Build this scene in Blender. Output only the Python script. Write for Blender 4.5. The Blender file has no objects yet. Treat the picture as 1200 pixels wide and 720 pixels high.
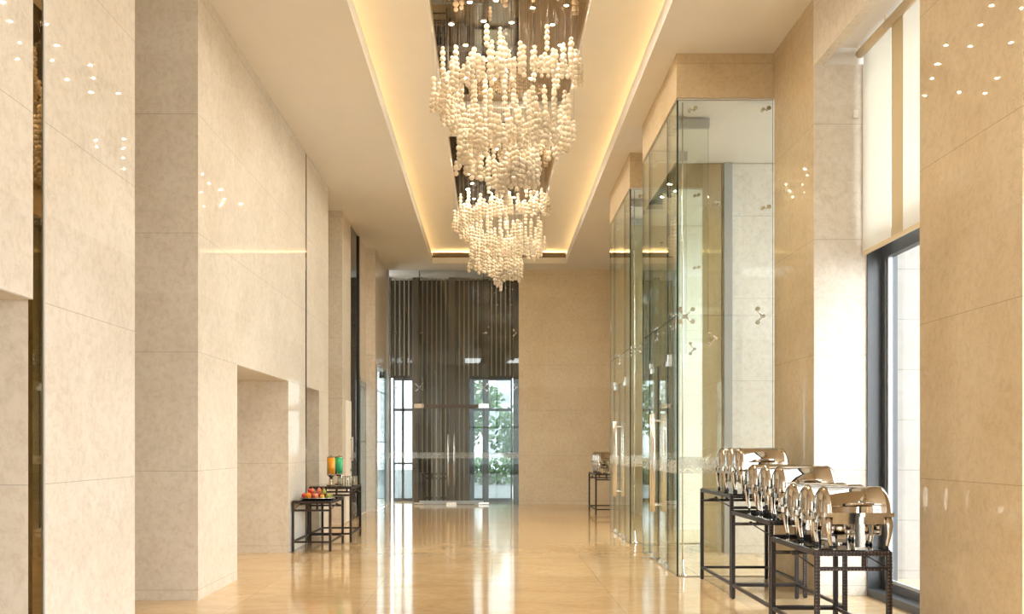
import bpy, math, random
from mathutils import Vector, Matrix
PI = math.pi
random.seed(7)
sc = bpy.context.scene
COL = sc.collection
R = math.radians

# ------------------------------------------------------------------ render look
sc.view_settings.view_transform = 'Standard'
sc.view_settings.look = 'None'
sc.view_settings.gamma = 1
sc.view_settings.use_curve_mapping = False
sc.view_settings.exposure = 0.93
cy = sc.cycles
cy.use_denoising = True
cy.max_bounces = 9
cy.diffuse_bounces = 5
cy.glossy_bounces = 5
cy.transmission_bounces = 6
cy.transparent_max_bounces = 40
cy.sample_clamp_indirect = 6
cy.caustics_reflective = False
cy.caustics_refractive = False

# ------------------------------------------------------------------ materials
def srgb(r, g, b):
    f = lambda c: (c/255/12.92) if c/255 <= .04045 else ((c/255+.055)/1.055)**2.4
    return (f(r), f(g), f(b), 1)

def new_mat(name):
    m = bpy.data.materials.new(name); m.use_nodes = True
    nt = m.node_tree
    return m, nt, nt.nodes['Principled BSDF'], nt.nodes['Material Output']

def simple(name, col, rough=.5, metal=0, spec=.5, noise=0, scale=20, coat=0, bump=0):
    m, nt, p, out = new_mat(name)
    p.inputs['Base Color'].default_value = col
    p.inputs['Roughness'].default_value = rough
    p.inputs['Metallic'].default_value = metal
    p.inputs['Specular IOR Level'].default_value = spec
    p.inputs['Coat Weight'].default_value = coat
    if noise or bump:
        tc = nt.nodes.new('ShaderNodeTexCoord')
        n = nt.nodes.new('ShaderNodeTexNoise'); n.inputs['Scale'].default_value = scale
        n.inputs['Detail'].default_value = 5
        nt.links.new(tc.outputs['Object'], n.inputs['Vector'])
        if noise:
            mx = nt.nodes.new('ShaderNodeMix'); mx.data_type = 'RGBA'
            mx.inputs[6].default_value = tuple(c*(1-noise) for c in col[:3])+(1,)
            mx.inputs[7].default_value = tuple(min(1, c*(1+noise)) for c in col[:3])+(1,)
            nt.links.new(n.outputs['Fac'], mx.inputs[0])
            nt.links.new(mx.outputs[2], p.inputs['Base Color'])
        if bump:
            b = nt.nodes.new('ShaderNodeBump'); b.inputs['Strength'].default_value = bump
            b.inputs['Distance'].default_value = .01
            nt.links.new(n.outputs['Fac'], b.inputs['Height'])
            nt.links.new(b.outputs['Normal'], p.inputs['Normal'])
    return m

def mth(nt, op, a, b=None, c=None):
    n = nt.nodes.new('ShaderNodeMath'); n.operation = op
    for i, v in enumerate((a, b, c)):
        if v is None: continue
        if isinstance(v, (int, float)): n.inputs[i].default_value = v
        else: nt.links.new(v, n.inputs[i])
    return n.outputs[0]

def ramp(nt, fac, stops):
    r = nt.nodes.new('ShaderNodeValToRGB')
    el = r.color_ramp.elements
    el[0].position, el[0].color = stops[0]
    el[1].position, el[1].color = stops[-1]
    for pos, colr in stops[1:-1]:
        e = el.new(pos); e.color = colr
    nt.links.new(fac, r.inputs[0])
    return r.outputs[0]

def mixc(nt, fac, a, b, mode='MIX'):
    n = nt.nodes.new('ShaderNodeMix'); n.data_type = 'RGBA'; n.blend_type = mode
    for i, v in ((0, fac), (6, a), (7, b)):
        if isinstance(v, (int, float)): n.inputs[i].default_value = v
        elif isinstance(v, tuple): n.inputs[i].default_value = v
        else: nt.links.new(v, n.inputs[i])
    return n.outputs[2]

def stone(name, c0, c1, rough=.16, joint=1.157, joff=.1, jw=.002, coat=.0, spec=.5, vein=.5, stretch=(1, 1, 1)):
    """polished limestone slabs with thin horizontal joints"""
    m, nt, p, out = new_mat(name)
    tc = nt.nodes.new('ShaderNodeTexCoord')
    mp = nt.nodes.new('ShaderNodeMapping'); mp.inputs['Scale'].default_value = stretch
    nt.links.new(tc.outputs['Object'], mp.inputs['Vector'])
    big = nt.nodes.new('ShaderNodeTexNoise'); big.inputs['Scale'].default_value = 1.1
    big.inputs['Detail'].default_value = 8; big.inputs['Roughness'].default_value = .62
    big.inputs['Distortion'].default_value = .6
    fin = nt.nodes.new('ShaderNodeTexNoise'); fin.inputs['Scale'].default_value = 16
    fin.inputs['Detail'].default_value = 7; fin.inputs['Roughness'].default_value = .7
    vor = nt.nodes.new('ShaderNodeTexNoise'); vor.inputs['Scale'].default_value = 3.4
    vor.inputs['Detail'].default_value = 9; vor.inputs['Roughness'].default_value = .68
    vor.inputs['Distortion'].default_value = 1.6
    for n in (big, fin, vor): nt.links.new(mp.outputs['Vector'], n.inputs['Vector'])
    base = ramp(nt, big.outputs['Fac'], [(.34, c0), (.66, c1)])
    fine = ramp(nt, fin.outputs['Fac'], [(.36, (.80, .78, .75, 1)), (.55, (1, 1, 1, 1))])
    base = mixc(nt, .55, base, fine, 'MULTIPLY')
    v = mth(nt, 'ABSOLUTE', mth(nt, 'SUBTRACT', vor.outputs['Fac'], .5))
    vl = ramp(nt, v, [(.0, (.84, .80, .74, 1)), (.022, (1, 1, 1, 1))])
    base = mixc(nt, vein, base, vl, 'MULTIPLY')
    if joint:
        sep = nt.nodes.new('ShaderNodeSeparateXYZ'); nt.links.new(tc.outputs['Object'], sep.inputs[0])
        zz = mth(nt, 'ADD', mth(nt, 'SUBTRACT', sep.outputs['Z'], joff), joint*10+joint/2)
        mod = mth(nt, 'MODULO', zz, joint)
        d = mth(nt, 'ABSOLUTE', mth(nt, 'SUBTRACT', mod, joint/2))
        jm = mth(nt, 'LESS_THAN', d, jw)
        base = mixc(nt, jm, base, tuple(c*.55 for c in c0[:3])+(1,))
        # every course of slabs has its own tone
        fl = mth(nt, 'FLOOR', mth(nt, 'DIVIDE', zz, joint))
        wn = nt.nodes.new('ShaderNodeTexWhiteNoise'); wn.noise_dimensions = '1D'
        nt.links.new(fl, wn.inputs['W'])
        tone = ramp(nt, wn.outputs['Value'], [(0, (.94, .93, .92, 1)), (1, (1, 1, 1, 1))])
        base = mixc(nt, 1.0, base, tone, 'MULTIPLY')
    nt.links.new(base, p.inputs['Base Color'])
    p.inputs['Roughness'].default_value = rough
    p.inputs['Specular IOR Level'].default_value = spec
    p.inputs['Coat Weight'].default_value = coat
    p.inputs['Coat Roughness'].default_value = .015
    return m

def glass(name, tint, refl=1.0, band=True, rough=0.0):
    m, nt, p, out = new_mat(name)
    nt.nodes.remove(p)
    tr = nt.nodes.new('ShaderNodeBsdfTransparent'); tr.inputs[0].default_value = tint
    gl = nt.nodes.new('ShaderNodeBsdfGlossy'); gl.inputs['Roughness'].default_value = rough
    gl.inputs[0].default_value = (.96, 1, .98, 1)
    ge = nt.nodes.new('ShaderNodeNewGeometry')       # Schlick term that is the same from both sides of the thin pane
    dp = nt.nodes.new('ShaderNodeVectorMath'); dp.operation = 'DOT_PRODUCT'
    nt.links.new(ge.outputs['Normal'], dp.inputs[0]); nt.links.new(ge.outputs['Incoming'], dp.inputs[1])
    cs = mth(nt, 'SUBTRACT', 1.0, mth(nt, 'ABSOLUTE', dp.outputs['Value']))
    fac = mth(nt, 'MULTIPLY', mth(nt, 'MULTIPLY_ADD', mth(nt, 'POWER', cs, 5.0), .95, .045), refl)
    mx = nt.nodes.new('ShaderNodeMixShader')
    nt.links.new(fac, mx.inputs[0]); nt.links.new(tr.outputs[0], mx.inputs[1]); nt.links.new(gl.outputs[0], mx.inputs[2])
    last = mx.outputs[0]
    if band:   # etched band of broken lattice at hand height
        tc = nt.nodes.new('ShaderNodeTexCoord')
        sep = nt.nodes.new('ShaderNodeSeparateXYZ'); nt.links.new(tc.outputs['Object'], sep.inputs[0])
        inb = mth(nt, 'LESS_THAN', mth(nt, 'ABSOLUTE', mth(nt, 'SUBTRACT', sep.outputs['Z'], 1.26)), .075)
        vo = nt.nodes.new('ShaderNodeTexVoronoi'); vo.feature = 'DISTANCE_TO_EDGE'; vo.inputs['Scale'].default_value = 17
        nt.links.new(tc.outputs['Object'], vo.inputs['Vector'])
        cell = ramp(nt, vo.outputs['Distance'], [(.05, (.0, .0, .0, 1)), (.11, (.34, .34, .34, 1))])
        k = mth(nt, 'MULTIPLY', inb, cell)
        df = nt.nodes.new('ShaderNodeBsdfDiffuse'); df.inputs[0].default_value = (.86, .88, .86, 1)
        m2 = nt.nodes.new('ShaderNodeMixShader')
        nt.links.new(k, m2.inputs[0]); nt.links.new(last, m2.inputs[1]); nt.links.new(df.outputs[0], m2.inputs[2])
        last = m2.outputs[0]
    nt.links.new(last, out.inputs['Surface'])
    return m

def emit(name, col, s):
    m, nt, p, out = new_mat(name); nt.nodes.remove(p)
    e = nt.nodes.new('ShaderNodeEmission'); e.inputs[0].default_value = col; e.inputs[1].default_value = s
    nt.links.new(e.outputs[0], out.inputs['Surface'])
    return m

def translucent(name, col, trans=.5, gloss=0):
    m, nt, p, out = new_mat(name); nt.nodes.remove(p)
    d = nt.nodes.new('ShaderNodeBsdfDiffuse'); d.inputs[0].default_value = col
    t = nt.nodes.new('ShaderNodeBsdfTranslucent'); t.inputs[0].default_value = col
    mx = nt.nodes.new('ShaderNodeMixShader'); mx.inputs[0].default_value = trans
    nt.links.new(d.outputs[0], mx.inputs[1]); nt.links.new(t.outputs[0], mx.inputs[2])
    last = mx.outputs[0]
    if gloss:
        g = nt.nodes.new('ShaderNodeBsdfGlossy'); g.inputs['Roughness'].default_value = .12
        fr = nt.nodes.new('ShaderNodeFresnel'); fr.inputs['IOR'].default_value = 1.5
        m2 = nt.nodes.new('ShaderNodeMixShader')
        nt.links.new(mth(nt, 'MULTIPLY', fr.outputs[0], gloss), m2.inputs[0])
        nt.links.new(last, m2.inputs[1]); nt.links.new(g.outputs[0], m2.inputs[2])
        last = m2.outputs[0]
    nt.links.new(last, out.inputs['Surface'])
    return m

def floor_mat():
    m, nt, p, out = new_mat('floor_marble')
    tc = nt.nodes.new('ShaderNodeTexCoord')
    mp = nt.nodes.new('ShaderNodeMapping'); mp.inputs['Scale'].default_value = (.8, 1.5, 1)
    nt.links.new(tc.outputs['Object'], mp.inputs['Vector'])
    a = nt.nodes.new('ShaderNodeTexNoise'); a.inputs['Scale'].default_value = 1.3; a.inputs['Detail'].default_value = 9
    a.inputs['Roughness'].default_value = .65; a.inputs['Distortion'].default_value = 1.2
    b = nt.nodes.new('ShaderNodeTexNoise'); b.inputs['Scale'].default_value = 14; b.inputs['Detail'].default_value = 6
    br = nt.nodes.new('ShaderNodeTexBrick')
    br.inputs['Scale'].default_value = 1
    br.inputs['Brick Width'].default_value = 1.2; br.inputs['Row Height'].default_value = 1.2
    br.inputs['Mortar Size'].default_value = .003; br.offset = 0
    br.inputs['Color1'].default_value = (.90, .89, .88, 1); br.inputs['Color2'].default_value = (1, 1, 1, 1)
    br.inputs['Mortar'].default_value = (.70, .66, .60, 1)
    for n in (a, b): nt.links.new(mp.outputs['Vector'], n.inputs['Vector'])
    nt.links.new(tc.outputs['Object'], br.inputs['Vector'])
    base = ramp(nt, a.outputs['Fac'], [(.32, FLOOR0), (.68, FLOOR1)])
    fine = ramp(nt, b.outputs['Fac'], [(.36, (.82, .79, .74, 1)), (.56, (1, 1, 1, 1))])
    base = mixc(nt, .5, base, fine, 'MULTIPLY')
    base = mixc(nt, 1.0, base, br.outputs['Color'], 'MULTIPLY')
    nt.links.new(base, p.inputs['Base Color'])
    p.inputs['Roughness'].default_value = .09
    p.inputs['Specular IOR Level'].default_value = .75
    return m

def woven():
    """dark brown woven strap wound round the table frames, with pale stitch marks"""
    m, nt, p, out = new_mat('woven_brown')
    tc = nt.nodes.new('ShaderNodeTexCoord')
    ck = nt.nodes.new('ShaderNodeTexVoronoi'); ck.inputs['Scale'].default_value = 40
    ck.feature = 'F1'; ck.inputs['Randomness'].default_value = .15
    nt.links.new(tc.outputs['Object'], ck.inputs['Vector'])
    c = ramp(nt, ck.outputs['Distance'], [(.16, (.17, .11, .085, 1)), (.26, (.011, .005, .004, 1))])
    nt.links.new(c, p.inputs['Base Color'])
    p.inputs['Roughness'].default_value = .42
    bp = nt.nodes.new('ShaderNodeBump'); bp.inputs['Strength'].default_value = .5; bp.inputs['Distance'].default_value = .004
    bp.invert = True
    nt.links.new(ck.outputs['Distance'], bp.inputs['Height']); nt.links.new(bp.outputs['Normal'], p.inputs['Normal'])
    return m

FLOOR0 = (.60, .40, .20, 1); FLOOR1 = (.72, .52, .29, 1)
M = {}
M['stone'] = stone('limestone', (.69, .635, .55, 1), (.77, .725, .65, 1), rough=.55, spec=.3, coat=.4)
M['stone_gold'] = stone('limestone_golden', (.54, .42, .255, 1), (.615, .50, .33, 1), rough=.55, spec=.3, coat=.5)  # same limestone, with the warm lamp light put into its colour
M['stone_matt'] = stone('limestone_honed', (.82, .72, .55, 1), (.90, .82, .67, 1), rough=.5, spec=.3, vein=.4)
M['stone_out'] = stone('limestone_outdoors', (.235, .22, .205, 1), (.27, .255, .24, 1), rough=.5, joint=.565, jw=.004, vein=.15)
M['stone_lining'] = stone('limestone_lining', (.66, .605, .52, 1), (.74, .69, .61, 1), rough=.55, spec=.2)  # same stone as the pier, daylight on the reveal put into its colour
M['stone_pale'] = stone('limestone_pale', (.85, .83, .78, 1), (.90, .885, .84, 1), rough=.5, spec=.3, vein=.25)  # limestone again, lightened to paint in the daylight of the passages
M['floor'] = floor_mat()
M['plaster'] = simple('warm_white_plaster', (.80, .78, .75, 1), .7, noise=.03, scale=3, spec=.2)
M['plaster_white'] = simple('white_plaster', (.84, .82, .78, 1), .6, noise=.02, scale=3, spec=.2)
M['mirror'] = simple('bronze_mirror', (.50, .39, .26, 1), .015, metal=1)
M['black'] = simple('black_glass', (.006, .005, .004, 1), .02, spec=.9)
M['dark_strip'] = simple('smoked_mirror', (.24, .165, .07, 1), .02, metal=1)
M['steel'] = simple('brushed_steel', (.72, .68, .62, 1), .18, metal=1)
M['chrome'] = simple('polished_chrome', (.49, .43, .355, 1), .04, metal=1)
M['alu'] = simple('grey_aluminium', (.46, .48, .49, 1), .4, metal=.3)
M['frame'] = simple('charcoal_metal', (.070, .075, .080, 1), .38, metal=.2, noise=.05)
M['glass'] = glass('clear_green_glass', (.960, .982, .968, 1), 1.0)
M['glass_dark'] = glass('smoky_entrance_glass', (.82, .825, .80, 1), .8)
M['glass_win'] = glass('window_glass', (.98, .99, .985, 1), .8, band=False)
M['glass_tint'] = glass('grey_tinted_glass', (.50, .54, .55, 1), .8, band=False)
M['glass_edge'] = simple('green_glass_edge', (.010, .034, .030, 1), .08, spec=.8)
M['bead'] = translucent('frosted_crystal', (.96, .87, .73, 1), .55, .6)
M['wire'] = simple('fine_steel_wire', (.10, .08, .06, 1), .5)
M['woven'] = woven()
M['table_glass'] = simple('black_table_glass', (.010, .011, .011, 1), .03, spec=.8)
M['blind'] = translucent('pale_blind_fabric', (.86, .85, .80, 1), .40)
M['blind_hem'] = translucent('tan_blind_hem', (.66, .56, .38, 1), .3)
M['blind_rail'] = simple('cream_blind_rail', (.70, .58, .40, 1), .45)
M['lamp'] = emit('lit_lamp', (1, .87, .67, 1), 850)
M['lamp_ring'] = simple('lamp_ring', (.5, .42, .3, 1), .3, metal=1)
M['slat'] = simple('pale_metal_slat', (.40, .35, .27, 1), .3, metal=.5)
M['dark_wall'] = simple('dark_brown_panel', (.022, .017, .012, 1), .35, noise=.1, scale=6)
M['column'] = simple('bronze_column', (.10, .075, .055, 1), .3, metal=.4)
M['grille'] = simple('bronze_grille', (.34, .24, .14, 1), .5)
M['leaf'] = simple('leaf_green', (.11, .20, .05, 1), .6, noise=.5, scale=4)
M['bark'] = simple('bark', (.10, .07, .05, 1), .8, noise=.3)
M['ground'] = simple('pale_paving', (.30, .29, .275, 1), .6, noise=.1, scale=2)
M['building'] = simple('pale_building', (.66, .68, .72, 1), .7, noise=.03)
M['plastic_dark'] = simple('dark_plastic', (.02, .02, .02, 1), .4)
M['orange_juice'] = simple('orange_juice', (.86, .36, .02, 1), .08, coat=.6)
M['green_juice'] = simple('green_juice', (.02, .50, .20, 1), .08, coat=.6)
M['tumbler'] = glass('tumbler_glass', (.95, .96, .95, 1), 2.2, band=False)
M['silver'] = simple('silver_tray', (.8, .8, .78, 1), .12, metal=1)
FR = dict(red=(.50, .035, .02, 1), orange=(.85, .26, .01, 1), pink=(.78, .22, .12, 1), green=(.34, .40, .06, 1),
          grape=(.36, .42, .10, 1), wine=(.14, .012, .02, 1), yellow=(.75, .48, .05, 1))
for k, v in FR.items(): M['fruit_'+k] = simple('fruit_'+k, v, .3, noise=.25, scale=30)
M['stalk'] = simple('fruit_stalk', (.10, .06, .02, 1), .8)

# ------------------------------------------------------------------ mesh builder
class MB:
    def __init__(s): s.v = []; s.f = []; s.m = []; s.s = []
    def add(s, vs, fs, mi=0, smooth=False):
        b = len(s.v); s.v += [tuple(p) for p in vs]
        for f in fs: s.f.append(tuple(b+i for i in f)); s.m.append(mi); s.s.append(smooth)
    def box(s, x0, x1, y0, y1, z0, z1, mi=0, mtop=None, edge=None):
        vs = [(x0,y0,z0),(x1,y0,z0),(x1,y1,z0),(x0,y1,z0),(x0,y0,z1),(x1,y0,z1),(x1,y1,z1),(x0,y1,z1)]
        fs = [(0,3,2,1),(4,5,6,7),(0,1,5,4),(1,2,6,5),(2,3,7,6),(3,0,4,7)]
        if edge is None:
            s.add(vs, fs, mi)
        else:   # pane: the two big faces glass, the four thin ones the edge material
            d = (x1-x0, y1-y0, z1-z0); ax = d.index(min(d))
            big = {0: (3, 5), 1: (2, 4), 2: (0, 1)}[ax]
            b = len(s.v); s.v += vs
            for i, f in enumerate(fs):
                s.f.append(tuple(b+k for k in f)); s.m.append(mi if i in big else edge); s.s.append(False)
        return s
    def tube(s, pts, rad, n=8, mi=0, cap=True, flat=None):
        """round bar along pts; rad one number or one per point; flat=(sx,sy) squashes the section"""
        pts = [Vector(p) for p in pts]
        if isinstance(rad, (int, float)): rad = [rad]*len(pts)
        rings = []; up = None
        for i, p in enumerate(pts):
            t = (pts[min(i+1, len(pts)-1)]-pts[max(i-1, 0)]).normalized()
            if up is None:
                up = Vector((0, 0, 1)) if abs(t.z) < .9 else Vector((0, 1, 0))
            a = t.cross(up).normalized(); b = a.cross(t).normalized(); up = b
            fx, fy = flat or (1, 1)
            rings.append([p+a*rad[i]*fx*math.cos(2*PI*k/n)+b*rad[i]*fy*math.sin(2*PI*k/n) for k in range(n)])
        vs = [q for r in rings for q in r]
        fs = [(i*n+k, i*n+(k+1) % n, (i+1)*n+(k+1) % n, (i+1)*n+k) for i in range(len(pts)-1) for k in range(n)]
        s.add(vs, fs, mi, True)
        if cap:
            b = len(s.v)-len(vs)
            s.f.append(tuple(b+k for k in reversed(range(n)))); s.m.append(mi); s.s.append(False)
            s.f.append(tuple(b+(len(pts)-1)*n+k for k in range(n))); s.m.append(mi); s.s.append(False)
        return s
    def lathe(s, prof, c=(0, 0, 0), n=20, mi=0, axis='z'):
        vs = []
        for r, h in prof:
            for k in range(n):
                a = 2*PI*k/n
                if axis == 'z': q = (r*math.cos(a), r*math.sin(a), h)
                elif axis == 'x': q = (h, r*math.cos(a), r*math.sin(a))
                else: q = (r*math.sin(a), h, r*math.cos(a))
                vs.append((q[0]+c[0], q[1]+c[1], q[2]+c[2]))
        fs = [(i*n+k, i*n+(k+1) % n, (i+1)*n+(k+1) % n, (i+1)*n+k) for i in range(len(prof)-1) for k in range(n)]
        s.add(vs, fs, mi, True)
        return s
    def ball(s, c, r, n=8, m=6, mi=0, sq=(1, 1, 1)):
        prof = []
        vs = [(c[0], c[1], c[2]-r*sq[2])]
        for i in range(1, m):
            t = -PI/2+PI*i/m
            for k in range(n):
                a = 2*PI*k/n
                vs.append((c[0]+r*sq[0]*math.cos(t)*math.cos(a), c[1]+r*sq[1]*math.cos(t)*math.sin(a), c[2]+r*sq[2]*math.sin(t)))
        vs.append((c[0], c[1], c[2]+r*sq[2]))
        fs = [(0, 1+(k+1) % n, 1+k) for k in range(n)]
        for i in range(m-2):
            fs += [(1+i*n+k, 1+i*n+(k+1) % n, 1+(i+1)*n+(k+1) % n, 1+(i+1)*n+k) for k in range(n)]
        l = len(vs)-1
        fs += [(1+(m-2)*n+k, 1+(m-2)*n+(k+1) % n, l) for k in range(n)]
        s.add(vs, fs, mi, True)
        return s
    def build(s, name, mats, parent=None, loc=(0, 0, 0), bevel=0):
        me = bpy.data.meshes.new(name); me.from_pydata(s.v, [], s.f)
        if not isinstance(mats, (list, tuple)): mats = [mats]
        for mt in mats: me.materials.append(mt)
        me.polygons.foreach_set('material_index', s.m); me.polygons.foreach_set('use_smooth', s.s)
        me.validate(); me.update()
        o = bpy.data.objects.new(name, me); COL.objects.link(o)
        o.location = loc
        if parent: o.parent = parent
        if bevel:
            bv = o.modifiers.new('bevel', 'BEVEL'); bv.width = bevel; bv.segments = 2; bv.limit_method = 'ANGLE'
        return o

def tag(o, label=None, cat=None, group=None, kind=None):
    if label: o['label'] = label
    if cat: o['category'] = cat
    if group: o['group'] = group
    if kind: o['kind'] = kind
    return o
def thing(name, label, cat, loc=(0, 0, 0), rz=0, group=None):
    o = bpy.data.objects.new(name, None); COL.objects.link(o)
    o.empty_display_size = .1
    o.location = loc; o.rotation_euler = (0, 0, rz)
    return tag(o, label, cat, group)
def copy_tree(o, parent=None):
    c = o.copy(); COL.objects.link(c)
    if parent: c.parent = parent
    for ch in list(o.children): copy_tree(ch, c)
    return c
def struct(name, mb, mats, label=None, cat=None, parent=None):
    o = mb.build(name, mats, parent)
    return tag(o, label, cat, None, 'structure')

# ------------------------------------------------------------------ camera
cam = bpy.data.cameras.new('camera'); co = bpy.data.objects.new('camera', cam); COL.objects.link(co)
co.location = (0, 0, 1.5); co.rotation_euler = (PI/2, 0, 0)
cam.sensor_width = 36; cam.lens = 33
cam.shift_x = 24/1200; cam.shift_y = 163/1200
cam.clip_start = .05; cam.clip_end = 300
sc.camera = co

# ------------------------------------------------------------------ room shell
XL, XR = -2.85, 3.23
H = 6.0; HU = 6.36
YB = -4.0; YE = 24.0

f = MB()
f.box(-5.2, 5.4, YB, 26.6, -.2, 0)
struct('floor', f, M['floor'], 'polished golden tan marble floor along the hall', 'floor')

# left wall with its openings
w = MB()
w.box(-4.6, XL, 1.4, 5.835, 2.41, H+.1)                # over near opening
w.box(-4.6, XL, YB, -3.4, 2.41, H+.1); w.box(-4.6, XL, -3.4, 1.4, 5.3, H+.1)  # tall unseen opening left here, added to let daylight in
w.box(-4.6, XL, YB, -3.4, 0, 2.41); w.box(-4.6, XL, 1.4, 3.6, 0, 2.41)
w.box(-4.6, -4.0, 3.6, 5.835, 0, 2.41)
w.box(-4.6, XL-.03, 5.835, 5.985, 0, H+.1)             # behind the dark strip
w.box(-4.6, XL, 5.985, 7.5, 0, H+.1)
w.box(-4.8, -4.6, 7.4, 9.3, 0, H+.1)                   # back of recess
w.box(-4.6, XL, 9.116, 10.52, 0, H+.1)
w.box(-4.6, XL, 10.52, 13.17, 2.41, H+.1)
w.box(-4.6, -4.0, 10.52, 13.17, 0, 2.41)
w.box(-4.6, XL, 13.17, 14.38, 0, H+.1)
w.box(-4.6, XL-.03, 14.38, 14.49, 0, H+.1)
w.box(-4.6, XL, 14.49, 15.52, 2.41, H+.1)
w.box(-4.6, -3.6, 14.49, 15.52, 0, 2.41)
w.box(-4.6, XL, 15.52, 16.4, 0, H+.1)
w.box(-4.8, -4.6, 16.3, 18.0, 0, H+.1)
w.box(-4.6, XL, 17.93, 19.0, 0, H+.1)
w.box(-4.6, XL-.06, 19.0, 20.36, 0, H+.1)
w.box(-3.05, XL, 20.36, 21.4, 2.95, H+.1)
w.box(-3.05, -2.65, 21.4, 21.8, 0, H+.1)               # pilaster
w.box(-3.05, -2.68, 21.8, 24.0, 3.4, H+.1)
struct('wall_left', w, M['stone'], 'cream limestone wall with tall piers and doorway recesses on left', 'wall')

for n_, (a, b) in enumerate(((5.835, 5.985), (14.38, 14.49))):
    t = MB(); t.box(XL-.03, XL-.004, a, b, 0, H)
    struct('trim_%d' % (n_+1), t, M['dark_strip'], ('smoked mirror strip between the two near left wall panels', 'thin dark strip in left wall above the fruit table')[n_], 'trim')
t = MB(); t.box(XL-.03, XL+.002, 5.972, 5.99, 0, H)
struct('trim_3', t, M['alu'], 'thin pale metal edge beside the smoked mirror strip', 'trim')

# right wall
w = MB()
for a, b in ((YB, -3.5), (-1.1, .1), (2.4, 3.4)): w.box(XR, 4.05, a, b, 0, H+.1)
for a, b in ((-3.5, -1.1), (.1, 2.4)): w.box(XR, XR+.10, a, b, 5.32, H+.1)  # unseen openings under these, added to bring in daylight
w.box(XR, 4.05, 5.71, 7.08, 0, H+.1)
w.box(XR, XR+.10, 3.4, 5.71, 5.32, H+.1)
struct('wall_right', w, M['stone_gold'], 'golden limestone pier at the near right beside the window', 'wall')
w = MB()
w.box(XR, XR+.10, 7.08, 9.42, 5.32, H+.1)
struct('wall_right.001', w, M['stone'], 'limestone fascia above the tall window with roller blinds', 'wall')
w = MB()
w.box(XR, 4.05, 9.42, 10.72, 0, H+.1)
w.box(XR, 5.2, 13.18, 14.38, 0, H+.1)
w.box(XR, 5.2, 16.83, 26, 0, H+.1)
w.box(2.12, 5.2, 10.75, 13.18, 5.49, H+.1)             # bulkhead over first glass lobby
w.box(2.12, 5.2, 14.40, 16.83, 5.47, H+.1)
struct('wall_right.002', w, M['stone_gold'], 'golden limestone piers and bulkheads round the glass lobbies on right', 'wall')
w = MB(); w.box(XR+.002, 3.76, 9.405, 9.42, 0, 5.32)  # thin sheet over the pier end, carries the daylit colour
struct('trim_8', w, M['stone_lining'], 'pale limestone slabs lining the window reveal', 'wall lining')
w = MB(); w.box(XR+.14, 5.0, 13.165, 13.18, 0, 5.46); w.box(XR+.14, 5.0, 16.815, 16.83, 0, 5.44)  # thin sheets that hold the painted passage daylight
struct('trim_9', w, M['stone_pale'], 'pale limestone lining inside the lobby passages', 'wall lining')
# reveal of the window, plaster head
w = MB()
w.box(XR+.10, 4.05, 7.08, 9.42, 5.49, 5.6); w.box(XR+.10, 4.05, 3.4, 5.71, 5.49, 5.6)
struct('trim_4', w, M['plaster'], 'plaster soffit over the tall window with blinds', 'trim')
w = MB(); w.box(XR+.1, 3.80, 9.395, 9.42, 5.32, 5.49)
struct('trim_5', w, M['plaster'], 'plaster band at the top of the window reveal', 'trim')
# inside of the lobbies: white ceiling and outer end
w = MB()
w.box(2.14, 5.2, 10.77, 13.18, 5.47, 5.49); w.box(2.14, 5.2, 14.42, 16.83, 5.45, 5.47)
struct('ceiling.001', w, M['plaster_white'], 'white ceilings inside the glass lobbies', 'ceiling')
w = MB()
w.box(4.05, 8.5, 10.55, 10.72, 0, 7)
struct('wall_exterior', w, M['stone_out'], 'sunlit pale stone wall outside the tall window', 'wall')
w = MB(); w.box(5.42, 40, -30, 60, -.25, -.02); w.box(-40, -5.22, -30, 60, -.25, -.02); w.box(-5.22, 5.42, 26.62, 60, -.25, -.02); w.box(-5.22, 5.42, -30, YB-.02, -.25, -.02)
struct('ground', w, M['ground'], 'pale paved ground outside', 'ground')

# end wall (stone part) and back wall
w = MB(); w.box(.70, XR+.1, YE, YE+.2, 0, H+.1)
struct('wall_end', w, M['stone_matt'], 'limestone end wall beside the dark glazed entrance', 'wall')
w = MB()
w.box(-4.6, -1.3, YB-.2, YB, 0, H+.1); w.box(1.9, 5.2, YB-.2, YB, 0, H+.1); w.box(-1.3, 1.9, YB-.2, YB, 5.3, H+.1)
struct('wall_back', w, M['stone'], 'limestone wall behind the viewer round a tall window', 'wall')

fr = MB()  # rear window out of view, added to supply daylight
for x0, x1 in ((-1.3, -1.22), (.26, .34), (1.82, 1.9)): fr.box(x0, x1, YB-.12, YB-.06, 0, 5.3)
for z0 in (0, 2.5, 5.22): fr.box(-1.22, 1.82, YB-.12, YB-.06, z0, z0+.08)
ADDEDWIN = tag(fr.build('window_7', M['frame']), 'tall tinted window behind the viewer', 'window', None, 'structure')
for x0, x1 in ((-1.22, .26), (.34, 1.82)):
    b = MB(); b.box(x0, x1, YB-.095, YB-.085, .08, 5.22, 0, edge=1); b.build('pane', [M['glass_tint'], M['glass_edge']], ADDEDWIN)

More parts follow.
